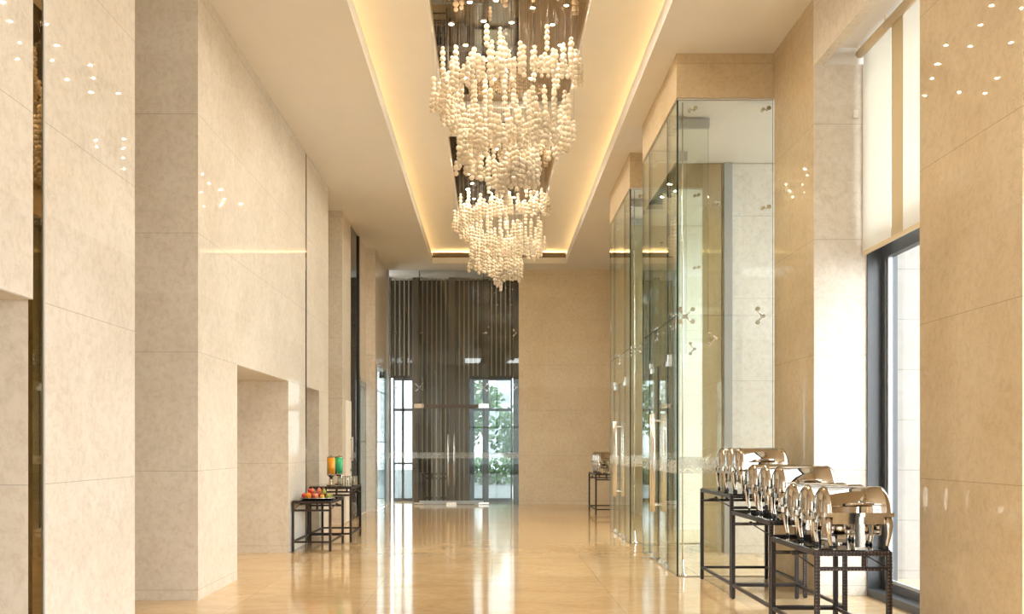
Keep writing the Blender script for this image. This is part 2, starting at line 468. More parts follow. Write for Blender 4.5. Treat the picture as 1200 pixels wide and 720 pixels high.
# ceiling with the lit cove
CX0, CX1, CY1 = -1.46, 1.83, 23.1
c = MB()
c.box(-5, CX0, YB, 26, H, H+.14); c.box(CX1, 5.3, YB, 26, H, H+.14)
c.box(CX0, CX1, CY1, 26, H, H+.14)
c.box(CX0-.03, CX0, YB, CY1, H+.14, H+.20); c.box(CX1, CX1+.03, YB, CY1, H+.14, H+.20)
struct('ceiling', c, M['plaster'], 'warm white plaster ceiling on both sides of the lit trough', 'ceiling')
PX0, PX1 = -.69, 1.085
panels = [(8.6, 13.5), (14.73, 19.65)]
c = MB()
c.box(-2.3, PX0, YB, 23.7, HU, HU+.1); c.box(PX1, 2.65, YB, 23.7, HU, HU+.1)
ys = [YB]+[v for p in panels for v in p]+[23.7]
for i in range(0, len(ys), 2): c.box(PX0, PX1, ys[i], ys[i+1], HU, HU+.1)
c.box(-2.3, -2.25, YB, 23.7, H+.14, HU); c.box(2.6, 2.65, YB, 23.7, H+.14, HU); c.box(-2.3, 2.65, 23.65, 23.7, H+.14, HU)
struct('ceiling.002', c, M['plaster'], 'raised plaster ceiling of the trough washed by hidden light', 'ceiling')
for i, (a, b) in enumerate(panels):
    c = MB()
    c.box(PX0-.01, PX1+.01, a-.01, b+.01, HU+.10, HU+.12)
    struct('trim_%d' % (6+i), c, M['mirror'], ('bronze mirror ceiling panel above the nearer chandelier', 'bronze mirror ceiling panel above the farther chandelier')[i], 'ceiling panel')
g = thing('ceiling_vent', 'long dark slot vent at the far end of ceiling trough', 'vent', ((CX0+CX1)/2, CY1, H+.14))
vb = MB(); hw = (CX1-CX0)/2
vb.box(-hw, hw, .01, .03, 0, .13); vb.build('backing', M['column'], g)
for k in range(4):
    vb = MB(); vb.box(-hw, hw, -.004, .012, .012+k*.031, .026+k*.031); vb.build('slat', M['grille'], g)

# sprinklers
for i, y in enumerate((14.11, 22.4)):
    s_ = thing('sprinkler', ('small dark sprinkler in the ceiling between the two mirror panels', 'small dark sprinkler near the far end of ceiling trough')[i], 'sprinkler', (.19, y, HU))
    b = MB(); b.lathe([(0, 0), (.05, 0), (.05, -.012), (.02, -.016), (0, -.016)], n=14); b.build('plate', M['plastic_dark'], s_)
    b = MB(); b.lathe([(.012, -.016), (.012, -.05), (.03, -.055), (.03, -.06), (0, -.06)], n=10); b.build('nozzle', M['plastic_dark'], s_)

# ------------------------------------------------------------------ downlights in the mirror panels
dl = None
for pi_, (a, b) in enumerate(panels):
    k = 0
    for r_ in range(9):
        for c_ in range(4):
            if (r_, c_) in ((0, 0), (8, 3)): continue
            x = PX0+.2+(PX1-PX0-.4)*(c_+.5*(r_ % 2))/3.5+random.uniform(-.07, .07)
            y = a+.35+(b-a-.7)*r_/8+random.uniform(-.13, .13)
            lab = ('small round downlight in the bronze mirror panel over the nearer chandelier', 'small round downlight in the bronze mirror panel over the farther chandelier')[pi_]
            grp = ('downlights over the nearer chandelier', 'downlights over the farther chandelier')[pi_]
            if dl is None:
                dl = thing('downlight', lab, 'downlight', (x, y, HU+.10), 0, grp); d = dl
                m_ = MB(); m_.lathe([(.022, 0), (.036, 0), (.036, -.010), (.022, -.010)], n=14); m_.build('ring', M['lamp_ring'], d)
                m_ = MB(); m_.lathe([(.022, -.006), (0, -.006)], n=14); m_.build('lamp', M['lamp'], d)
            else:
                d = copy_tree(dl); d.location = (x, y, HU+.10); tag(d, lab, 'downlight', grp)

# ------------------------------------------------------------------ chandeliers: spiral curtains of frosted glass balls
def bead_string(mb, x, y, zb, n, s=1.0, ztop=0):
    """n balls from zb upwards, hung on a wire from the panel"""
    z = zb; first = True
    for k in range(n):
        r = random.choice((.030, .034, .037, .026))*s
        if k in (0, n-1): r *= .85
        z += r
        mb.ball((x, y, z), r, 8, 6)
        z += r*.93
    mb.tube([(x, y, zb+.01), (x, y, ztop)], .0009, 3, 1, False)

def make_chandelier(label, loc):
    t = thing('chandelier', label, 'chandelier', loc)
    spec = []
    def put(a, rad, zb, n):
        while zb+n*.062 > -.20 and n > 2: n -= 1
        spec.append((rad*math.cos(a), -1.12*rad*math.sin(a), zb, n))
    # the curtain winds down: right (high), front, left, back, right again, then inwards to the tip
    HZ = [(0, -.60), (PI/2, -.92), (PI, -1.04), (1.5*PI, -1.12), (2*PI, -1.42), (2.5*PI, -1.62), (3*PI, -1.66), (3.6*PI, -1.74), (4.4*PI, -1.90), (5*PI, -2.06)]
    HR = [(0, .84), (1.5*PI, .80), (2*PI, .72), (2.6*PI, .62), (3.2*PI, .52), (3.8*PI, .40), (4.4*PI, .25), (5*PI, .06)]
    def lerp(tab, a):
        for (a0, v0), (a1, v1) in zip(tab, tab[1:]):
            if a <= a1: return v0+(v1-v0)*(a-a0)/(a1-a0)
        return tab[-1][1]
    N = 290
    for i in range(N):
        q = (i+random.random())/N
        a = 5*PI*q**1.05
        e = random.gauss(0, 1)
        rad = lerp(HR, a)+.045*e
        zb = lerp(HZ, a)+random.gauss(0, .05)
        n = random.randint(7, 11) if random.random() < .14 else random.randint(3, 6)
        put(a-.35, rad, zb, n)
    for i in range(34):       # sparse short strings higher up inside
        a = random.uniform(0, 2*PI); rad = random.uniform(.15, .72)
        put(a, rad, random.uniform(-1.05, -.45), random.randint(3, 7))
    spec.sort(key=lambda q: q[1])       # nearest to the viewer first
    rest = MB()
    for i, (x, y, zb, n) in enumerate(spec):
        if i < 100:
            mb = MB(); bead_string(mb, x, y, zb, n); mb.build('bead_string', [M['bead'], M['wire']], t)
        else:
            bead_string(rest, x, y, zb, n)
    o = rest.build('bead_curtain', [M['bead'], M['wire']], t); o['kind'] = 'stuff'
    return t
ch = make_chandelier('nearer chandelier of hanging glass ball strings, largest in view', (.19, 11.05, HU+.10))
c2 = copy_tree(ch); c2.location = (.19, 17.2, HU+.10)
c2['label'] = 'farther chandelier of glass ball strings, tip hanging before the end entrance'
for o_, y_ in ((ch, 0), (c2, 0)): o_['group'] = 'glass ball chandeliers in the ceiling trough'

# ------------------------------------------------------------------ glass lobbies and entrance
def pane(name, x0, x1, y0, y1, z0, z1, parent, mat='glass'):
    b = MB(); b.box(x0, x1, y0, y1, z0, z1, 0, edge=1)
    return b.build(name, [M[mat], M['glass_edge']], parent)
def spider(parent, p, axis, arms=4, r=.11):
    """stainless point fitting: arms in the plane of the glass, axis = normal of the glass"""
    b = MB(); n = Vector(axis)
    u = Vector((0, 1, 0)) if abs(n.x) > .5 else Vector((1, 0, 0))
    c_ = Vector(p)+n*.07
    angs = {4: (45, 135, 225, 315), 2: (135, 225), 1: (0,), 3: (315, 45, 180)}[arms]
    b.tube([c_-n*.02, c_+n*.03], .022, 10)
    for a in angs:
        e = c_+u*r*math.cos(R(a))+Vector((0, 0, 1))*r*math.sin(R(a))
        b.tube([c_, (c_+e)/2+n*.01, e], [.013, .010, .008], 8)
        b.tube([e+n*.012, e-n*.062], .012, 8)
        b.tube([e-n*.058, e-n*.066], .026, 12)
    return b.build('spider_fitting', M['steel'], parent)
def pull(parent, p, axis, u, z0, z1):
    """pair of long tubular pulls, one on each side of the leaf"""
    for sgn in (-1, 1):
        n = Vector(axis)*sgn; b = MB(); q = Vector(p)+n*.075
        b.tube([q+Vector((0, 0, z0)), q+Vector((0, 0, z1))], .019, 12)
        for z in (z0+.09, z1-.09): b.tube([q+Vector((0, 0, z)), Vector(p)+n*.006+Vector((0, 0, z))], .012, 8)
        b.build('handle', M['steel'], parent)

def lobby(y0, y1, ztop, label):
    t = thing('glass_lobby', label, 'glass enclosure', (2.12, y0, 0), 0, 'glass lobbies along the right wall')
    T = .019
    L = y1-y0; W = XR-2.12-.005; ztop -= .006
    # own coordinates: x 0..W towards the wall, y 0..L along the hall
    pane('front_pane', T+.001, W, 0, T, .01, 2.995, t); pane('front_pane', T+.001, W, 0, T, 3.005, ztop, t)
    pane('back_pane', 0, W, L-T-.004, L-.004, .01, 2.995, t); pane('back_pane', 0, W, L-T-.004, L-.004, 3.005, ztop, t)
    e0, e1 = .60, L-.55; mid = (e0+e1)/2
    pane('side_pane', 0, T, 0, e0-.004, .01, 2.995, t); pane('side_pane', 0, T, e1+.004, L-T, .01, 2.995, t)
    pane('side_pane', 0, T, e0, e1, 2.53, 2.995, t)
    pane('side_pane', 0, T, 0, e0-.004, 3.005, ztop, t); pane('side_pane', 0, T, e0, e1, 3.005, ztop, t); pane('side_pane', 0, T, e1+.004, L-T, 3.005, ztop, t)
    for a, b, h in ((e0+.004, mid-.004, mid-.09), (mid+.004, e1-.004, mid+.09)):
        d = pane('door', .002, T-.002, a, b, .015, 2.52, t)
        pull(d, (.0095, h, 0), (1, 0, 0), None, .66, 1.91)
        hinge = a if h < mid else b; sg = 1 if h < mid else -1
        for z0, z1 in ((.012, .075), (2.46, 2.525)):
            m_ = MB(); m_.box(-.012, T+.012, min(hinge, hinge+sg*.16), max(hinge, hinge+sg*.16), z0, z1); m_.build('hinge_patch', M['steel'], d)
        m_ = MB(); m_.box(-.01, T+.01, h-.05, h+.05, .012, .06); m_.build('lock_patch', M['steel'], d)
    for yy in (e0, e1):                                   # glass fins hung from the ceiling
        pane('glass_fin', T+.02, .50, yy-.008, yy+.008, 2.75, ztop-.10, t)
        m_ = MB(); m_.box(T, .51, yy-.03, yy+.03, ztop-.12, ztop-.01)
        m_.build('fin_shoe', M['alu'], t)
        m_ = MB(); m_.box(-.006, T+.03, yy-.06, yy+.06, 2.46, 2.60); m_.build('patch_fitting', M['steel'], t)
        spider(t, (T, yy, 3.0), (1, 0, 0), 4)
        spider(t, (T, yy, ztop-.12), (1, 0, 0), 4, .09)
    spider(t, (W-.09, T, 3.0), (0, 1, 0), 2); spider(t, (.12, T, 3.0), (0, 1, 0), 4, .10)
    spider(t, (W-.09, T, ztop-.08), (0, 1, 0), 1, .05); spider(t, (W-.09, T, 4.25), (0, 1, 0), 1, .05)
    spider(t, (.17, T, ztop-.08), (0, 1, 0), 1, .05)
    spider(t, (W-.10, L-T, 4.9), (0, -1, 0), 1, .05); spider(t, (W-.10, L-T, 3.0), (0, -1, 0), 2, .10)
    m_ = MB(); m_.tube([(.085, .085, .18), (.085, .085, ztop)], .008, 8); m_.build('tension_rod', M['steel'], t)
    m_ = MB(); m_.lathe([(.045, .0), (.045, .012), (.022, .03), (.014, .18), (.008, .19)], (.085, .085, 0), 14); m_.build('rod_foot', M['steel'], t)
    m_ = MB(); m_.box(W+.03, W+.14, L-.066, L-.006, 0, ztop); m_.build('jamb_post', M['alu'], t)
    for (a, b) in (((.0, 0), (W, 0)),):
        m_ = MB(); m_.box(0, W, -.004, T+.004, 0, .010); m_.build('floor_channel', M['steel'], t)
    return t
lobby(10.75, 13.18, 5.47, 'nearer tall clear glass lobby with steel pull handles behind the buffet tables')
lobby(14.40, 16.83, 5.45, 'farther tall clear glass lobby with steel pull handles along the right wall')

# end entrance
def entrance():
    t = thing('glass_entrance', 'dark glazed entrance with double glass doors at end of hall', 'entrance', (0, YE, 0))
    T = .019; a0, a1 = XL+.01, .70
    d0, d1 = -1.85, -.20; mid = (d0+d1)/2; zt = 5.99
    for (x0, x1) in ((a0, d0-.005), (d1+.005, a1)):
        pane('side_pane', x0, x1, 0, T, .01, 2.995, t, 'glass_dark'); pane('upper_pane', x0, x1, 0, T, 3.005, zt, t, 'glass_dark')
    pane('over_pane', d0, d1, 0, T, 2.56, 2.995, t, 'glass_dark'); pane('upper_pane', d0, d1, 0, T, 3.005, zt, t, 'glass_dark')
    for x0, x1, h, hg in ((d0+.005, mid-.005, mid-.075, d0), (mid+.005, d1-.005, mid+.075, d1)):
        d = pane('door', x0, x1, .001, T-.001, .06, 2.46, t, 'glass_dark')
        pull(d, (h, .0095, 0), (0, 1, 0), None, .48, 1.80)
        m_ = MB(); m_.box(x0, x1, -.012, T+.012, .012, .10); m_.build('bottom_rail', M['alu'], d)
    m_ = MB(); m_.box(d0-.06, d1+.06, -.02, T+.02, 2.465, 2.56); m_.build('door_header', M['column'], t)
    for x in (d0, d1):
        m_ = MB(); m_.box(x-.13, x+.13, -.028, -.02, 2.47, 2.58); m_.build('patch_fitting', M['chrome'], t)
        m_ = MB(); m_.box(x-.13, x+.13, -.028, T+.028, .012, .06); m_.build('floor_patch', M['steel'], t)
        pane('glass_fin', x-.008, x+.008, T+.02, .42, .05, zt, t, 'glass_dark')
        spider(t, (x, T, 3.0), (0, 1, 0), 4, .12)
        for z in (4.4, 5.8): spider(t, (x, T, z), (0, 1, 0), 1, .06)
    m_ = MB(); m_.box(mid-.13, mid+.13, -.03, T+.03, .0, .058); m_.build('floor_patch', M['steel'], t)
    for z in (3.0, 4.4): spider(t, (a1-.06, T, z), (0, 1, 0), 2, .10); spider(t, (a0+.35, T, z), (0, 1, 0), 1, .05)
    # return glazing on the left
    pane('return_pane', -2.665, -2.650, 21.82-YE, -.01, .01, 3.4, t, 'glass_tint')
    pane('return_pane', -2.87, -2.855, 20.38-YE, 21.39-YE, .01, 2.94, t, 'glass_tint')
    for z in (1.6, 2.8):
        m_ = MB(); m_.box(-2.90, -2.86, 20.36-YE, 21.4-YE, z-.012, z+.012); m_.build('glazing_bar', M['frame'], t)
        m_ = MB(); m_.box(-2.70, -2.665, 21.8-YE, -.01, z-.012, z+.012); m_.build('glazing_bar', M['frame'], t)
    m_ = MB(); m_.box(-2.70, -2.62, -.09, -.02, 0, H-.01); m_.build('corner_post', M['alu'], t)
    return t
entrance()

# outer glazing at the street end of each lobby passage
for n_, (a, b_) in enumerate(((10.73, 13.17), (14.40, 16.82))):
    fr = MB(); fr.box(5.05, 5.13, a, a+.08, 0, 5.45); fr.box(5.05, 5.13, b_-.08, b_, 0, 5.45); fr.box(5.05, 5.13, a+.08, b_-.08, 2.5, 2.6); fr.box(5.05, 5.13, a+.08, b_-.08, 5.35, 5.45)
    wn = tag(fr.build('window_%d' % (5+n_), M['frame']), ('glazed street end of the nearer lobby passage', 'glazed street end of the farther lobby passage')[n_], 'window', None, 'structure')
    pane('pane', 5.085, 5.095, a+.08, b_-.08, 0, 2.5, wn, 'glass_win'); pane('pane', 5.085, 5.095, a+.08, b_-.08, 2.6, 5.35, wn, 'glass_win')

# beyond the entrance: columns, slat screen, openings to outdoors
ys_ = 25.1
w = MB()
w.box(-2.02, -.52, 25.5, 25.6, 0, H); w.box(-3.05, -2.02, 25.5, 25.6, 3.35, H); w.box(-.52, .9, 25.5, 25.6, 3.35, H); w.box(.62, 3.3, 25.5, 25.6, 0, H)
struct('wall_lobby', w, M['dark_wall'], 'dark panelled wall behind the slats past the glazed entrance', 'wall')
first = None
for i, x in enumerate((-2.77, -2.02, -1.05, -.16, .66)):
    if first is None:
        b = MB(); b.box(-.085, .085, -.09, .09, 0, H-.005); first = b.build('steel_column', M['column'], None, (x, ys_, 0), .006); o = first
    else:
        o = first.copy(); COL.objects.link(o); o.location = (x, ys_, 0)
    tag(o, ('dark bronze column behind entrance glass, %s' % ('leftmost of the row', 'at the left edge of the double doors', 'behind the middle of the double doors', 'behind right edge of the double doors', 'beside the stone end wall')[i]), 'column', 'bronze columns behind the entrance glass')
scr = thing('slat_screen', 'tall screen of thin pale vertical slats behind the entrance glass', 'screen', (-1.05, ys_+.2, 0))
x = -2.60
while x < .60:
    near = min(abs(x-q) for q in (-2.77, -2.02, -1.05, -.16, .66))
    if near > .115:
        z0 = 3.40 if (x < -2.05 or x > -.52) else .02
        b = MB(); b.box(x+1.05-.016, x+1.05+.016, -.03, .03, z0, H-.005); b.build('slat', M['slat'], scr)
    x += .124
b = MB(); b.box(-.95, -.06+.45, -.028, .028, 0, .02); b.build('base_rail', M['column'], scr)
# glazed openings to the outside under the screen
for n_, (a, b_) in enumerate(((-2.68, -2.11), (-.52, .57))):
    fr = MB()
    fr.box(a, b_, 25.52, 25.58, 3.28, 3.35); fr.box(a, b_, 25.52, 25.58, 2.45, 2.52); fr.box(a, b_, 25.52, 25.58, 0, .08)
    fr.box(a, a+.05, 25.52, 25.58, .08, 3.28); fr.box(b_-.05, b_, 25.52, 25.58, .08, 3.28)
    if n_ == 0: fr.box(-2.44, -2.38, 25.52, 25.58, .08, 3.28); fr.box(a, b_, 25.52, 25.58, 1.0, 1.05)
    wn = tag(fr.build('window_%d' % (3+n_), M['frame']), ('tall narrow outer window left of the entrance doors', 'bright outer window showing trees right of the entrance doors')[n_], 'window', None, 'structure')
    pane('pane', a+.05, b_-.05, 25.54, 25.55, .08, 3.28, wn, 'glass_tint')

# outdoors beyond the end
def tree(x, y, h, rr, label):
    t = thing('leafy_tree', label, 'tree', (x, y, -.02))
    b = MB(); b.tube([(0, 0, 0), (.05, .03, h*.35), (0, 0, h*.65)], [.16, .12, .07], 8); b.build('trunk', M['bark'], t)
    b = MB(); rnd = random.Random(int(x*100)+9)
    for k in range(900):
        u = rnd.uniform(0, 2*PI); v = math.acos(rnd.uniform(-1, 1)); q = rr*(rnd.random()**.4)*(1+.25*math.sin(3*u)*math.cos(2*v))
        p = Vector((q*math.sin(v)*math.cos(u), q*math.sin(v)*math.sin(u), h*.68+q*.9*math.cos(v)))
        d1 = Vector((rnd.gauss(0, 1), rnd.gauss(0, 1), rnd.gauss(0, 1))).normalized()*.2; d2 = d1.orthogonal().normalized()*.10
        b.add([p-d1, p+d2, p+d1, p-d2], [(0, 1, 2, 3)])
    b.build('foliage', M['leaf'], t)
tree(-1.3, 40, 4.6, 1.7, 'darker leafy tree outside, left in the far window view')
tree(1.5, 44, 2.9, 1.5, 'low bushy tree outside, right in the far window view')
hd = MB(); rnd = random.Random(3)
for k in range(1500):
    p = Vector((rnd.uniform(-3, 3.5), rnd.uniform(36.6, 37.4), rnd.uniform(0, 1.0)))
    d1 = Vector((rnd.gauss(0, 1), rnd.gauss(0, 1), rnd.gauss(0, 1))).normalized()*.13; d2 = d1.orthogonal().normalized()*.08
    hd.add([p-d1, p+d2, p+d1, p-d2], [(0, 1, 2, 3)])
o = hd.build('hedge', M['leaf']); tag(o, 'low clipped green hedge outside the far window', 'hedge', None, 'stuff')
bd = thing('street_building', 'pale distant office block outside the far window', 'building', (1.8, 75, -.02))
b = MB(); b.box(-2.4, 2.2, 0, 5, 0, 6.2); b.box(-1.4, 1.2, .5, 4.5, 6.2, 7.4); b.build('walls', M['building'], bd)
for rr_ in range(4):
    for cc in range(4):
        b = MB(); b.box(-2.0+cc*1.0, -1.4+cc*1.0, -.05, .02, .9+rr_*1.35, 1.7+rr_*1.35); b.build('window', M['alu'], bd)

# black door panels on the left wall near the far end
d = thing('black_door', 'tall black glass door with dark frame set in left wall', 'door', (XL, 19.0, 0))
b = MB(); b.box(-.055, -.01, .02, 1.06, .02, H-.01); b.build('leaf', M['black'], d)
b = MB(); b.box(-.05, .02, 1.06, 1.16, 0, H-.01); b.build('frame', M['plastic_dark'], d)
b = MB(); b.box(-.05, .012, 1.16, 1.34, 0, 3.0); b.build('side_panel', M['frame'], d)
d2_ = thing('pale_door', 'pale flush door leaf with long steel pull on left wall', 'door', (XL+.003, 18.3, 0))
b = MB(); b.box(0, .012, 0, .68, .01, 2.40); b.build('leaf', M['plaster_white'], d2_)
b = MB(); b.tube([(.06, .52, 1.20), (.06, .52, 1.68)], .016, 10); b.tube([(.06, .52, 1.25), (.012, .52, 1.25)], .01, 8); b.tube([(.06, .52, 1.63), (.012, .52, 1.63)], .01, 8)
b.build('handle', M['alu'], d2_)
b = MB(); b.lathe([(.0, 0), (.03, 0), (.03, .02), (.0, .02)], (.012, .52, 1.02), 12, axis='x'); b.build('lock', M['alu'], d2_)

# ------------------------------------------------------------------ tall right window with roller blinds
def window(n, y0, y1, label):
    XW = 3.76
    fr = MB()
    fr.box(XW, XW+.30, y1-.035, y1, 0, 5.49); fr.box(XW, XW+.30, y0, y0+.035, 0, 5.49)      # outer jambs
    fr.box(XW, XW+.30, y0+.035, y1-.035, 0, .075)
    wn = tag(fr.build('window_%d' % n, M['frame']), label, 'window', None, 'structure')
    b = MB()
    b.box(XW+.14, XW+.22, y1-.115, y1-.035, .075, 5.49); b.box(XW+.14, XW+.22, y0+.035, y0+.115, .075, 5.49)
    b.box(XW+.14, XW+.22, y0+.115, y1-.115, .075, .15); b.box(XW+.14, XW+.22, y0+.115, y1-.115, 3.37, 3.64)
    b.build('window_frame', M['frame'], wn)
    b = MB(); b.box(XW+.16, XW+.20, y1-.15, y1-.115, .15, 5.49); b.box(XW+.16, XW+.20, y0+.115, y1-.15, .15, .18); b.build('glazing_bead', M['alu'], wn)
    pane('pane', XW+.175, XW+.187, y0+.115, y1-.115, .15, 5.49, wn, 'glass_win')
window(1, 7.08, 9.42, 'tall dark framed window between the two stone piers on right')
window(2, 3.4, 5.71, 'tall window at the right edge beyond the golden pier')
def blind(y0, y1, xo, label, tan_strip=0):
    t = thing('roller_blind', label, 'blind', (xo, y0, 0), 0, 'roller blinds on the tall right window')
    L = y1-y0; zt = 5.41; zb = 3.40
    b = MB(); b.tube([(-.03, 0, zt), (-.03, L, zt)], .042, 16); b.build('roller', M['blind_rail'], t)
    b = MB(); b.box(.008, .011, .004, L-.004-tan_strip, zb+.03, zt); b.build('fabric', M['blind'], t)
    if tan_strip:
        b = MB(); b.box(.007, .012, L-.004-tan_strip, L-.004, zb+.03, zt); b.build('hem', M['blind_hem'], t)  # tan strip down the far edge of the fabric
    b = MB(); b.box(-.002, .020, .004, L-.004, zb, zb+.04); b.build('bottom_rail', M['blind_rail'], t)
    for yy in (.002, L-.008):
        b = MB(); b.box(-.05, -.01, yy, yy+.006, zt+.02, 5.49); b.build('bracket', M['blind_rail'], t)
blind(8.712, 9.36, 3.70, 'pale roller blind on the far half of tall right window')
blind(7.12, 8.705, 3.70, 'pale roller blind with tan side hem on near half of tall right window', .24)
blind(3.45, 5.66, 3.70, 'pale roller blind on the window at the right edge')
# side guide of the blind
b = MB(); b.box(3.715, 3.74, 9.375, 9.395, 3.4, 5.32); tag(b.build('blind_guide', M['plaster_white']), 'white vertical blind guide at the far window reveal', 'blind guide')
b = MB(); b.box(3.62, 3.665, 9.375, 9.395, 4.78, 4.86); b.build  # small wall fitting
tag(b.build('wall_switch', M['plaster_white'], None, (0, 0.0, 0)), 'small white square fitting high in the window reveal', 'switch')

# ------------------------------------------------------------------ nesting buffet tables
def table(x0, x1, y0, y1, zt, label, group):
    t = thing('buffet_table', label, 'table', ((x0+x1)/2, (y0+y1)/2, 0), 0, group)
    w2 = (x1-x0)/2; l2 = (y1-y0)/2; s = .036
    for sx in (-1, 1):
        for sy in (-1, 1):
            b = MB(); cx, cy_ = sx*(w2-s/2), sy*(l2-s/2)
            b.box(cx-s/2, cx+s/2, cy_-s/2, cy_+s/2, .006, zt-.001)
            lg = b.build('leg', M['woven'], t, bevel=.004)
            b = MB(); b.lathe([(.0, 0), (.014, 0), (.014, .006), (0, .006)], (cx, cy_, 0), 10); b.build('foot', M['plastic_dark'], lg)
    z1 = zt; zs = zt-.115; zb = .15
    for sy in (-1, 1):
        yc = sy*(l2-s/2)
        b = MB(); b.box(-w2+s, w2-s, yc-s/2, yc+s/2, z1-.036, z1); b.build('top_rail', M['woven'], t, bevel=.004)
        b = MB(); b.box(-w2+s, w2-s, yc-.014, yc+.014, zs-.028, zs); b.build('lower_rail', M['woven'], t, bevel=.003)
        b = MB(); b.box(-w2+s, w2-s, yc-.014, yc+.014, zb-.028, zb); b.build('stretcher', M['woven'], t, bevel=.003)
        for fx in (-.22, .28):
            b = MB(); b.box(fx*w2-.014, fx*w2+.014, yc-.013, yc+.013, zs, z1-.036); b.build('short_post', M['woven'], t, bevel=.003)
    for sx in (-1, 1):
        xc = sx*(w2-s/2)
        b = MB(); b.box(xc-s/2, xc+s/2, -l2+s, l2-s, z1-.036, z1); b.build('top_rail', M['woven'], t, bevel=.004)
        b = MB(); b.box(xc-.014, xc+.014, -l2+s, l2-s, zb-.028, zb); b.build('stretcher', M['woven'], t, bevel=.003)
        b = MB(); b.tube([(xc, -l2+s, zs-.01), (xc, -.05, z1-.075)], .006, 8); b.tube([(xc, l2-s, zs-.01), (xc, .05, z1-.075)], .006, 8)
        b.tube([(xc, -.05, z1-.075), (xc, .05, z1-.075)], .011, 8); b.build('brace_rod', M['woven'], t)
        b = MB(); b.ball((xc, 0, z1-.072), .02, 10, 8); b.build('brace_knob', M['plastic_dark'], t)
    b = MB(); b.box(-w2+.012, w2-.012, -l2+.012, l2-.012, z1, z1+.008); b.build('glass_top', M['table_glass'], t)
    return t
G1 = 'dark woven buffet tables stepped along the right wall'
table(2.35, 3.11, 9.24, 10.58, 1.02, 'tallest dark woven buffet table, beside the glass lobby', G1)
table(2.35, 3.01, 7.93, 9.22, .865, 'middle height dark woven buffet table between two others on right', G1)
table(2.35, 2.91, 6.81, 7.91, .735, 'lowest dark woven buffet table, nearest on the right', G1)
table(2.22, 2.85, 20.1, 21.5, .905, 'far dark woven buffet table against the end of the right wall', 'far buffet table')
G2 = 'dark woven tables along the left wall'
table(-2.835, -2.27, 13.3, 14.45, .715, 'low dark woven side table holding the fruit on left', G2)
table(-2.835, -2.17, 14.57, 15.66, .865, 'taller dark woven side table holding juice dispensers on left', G2)

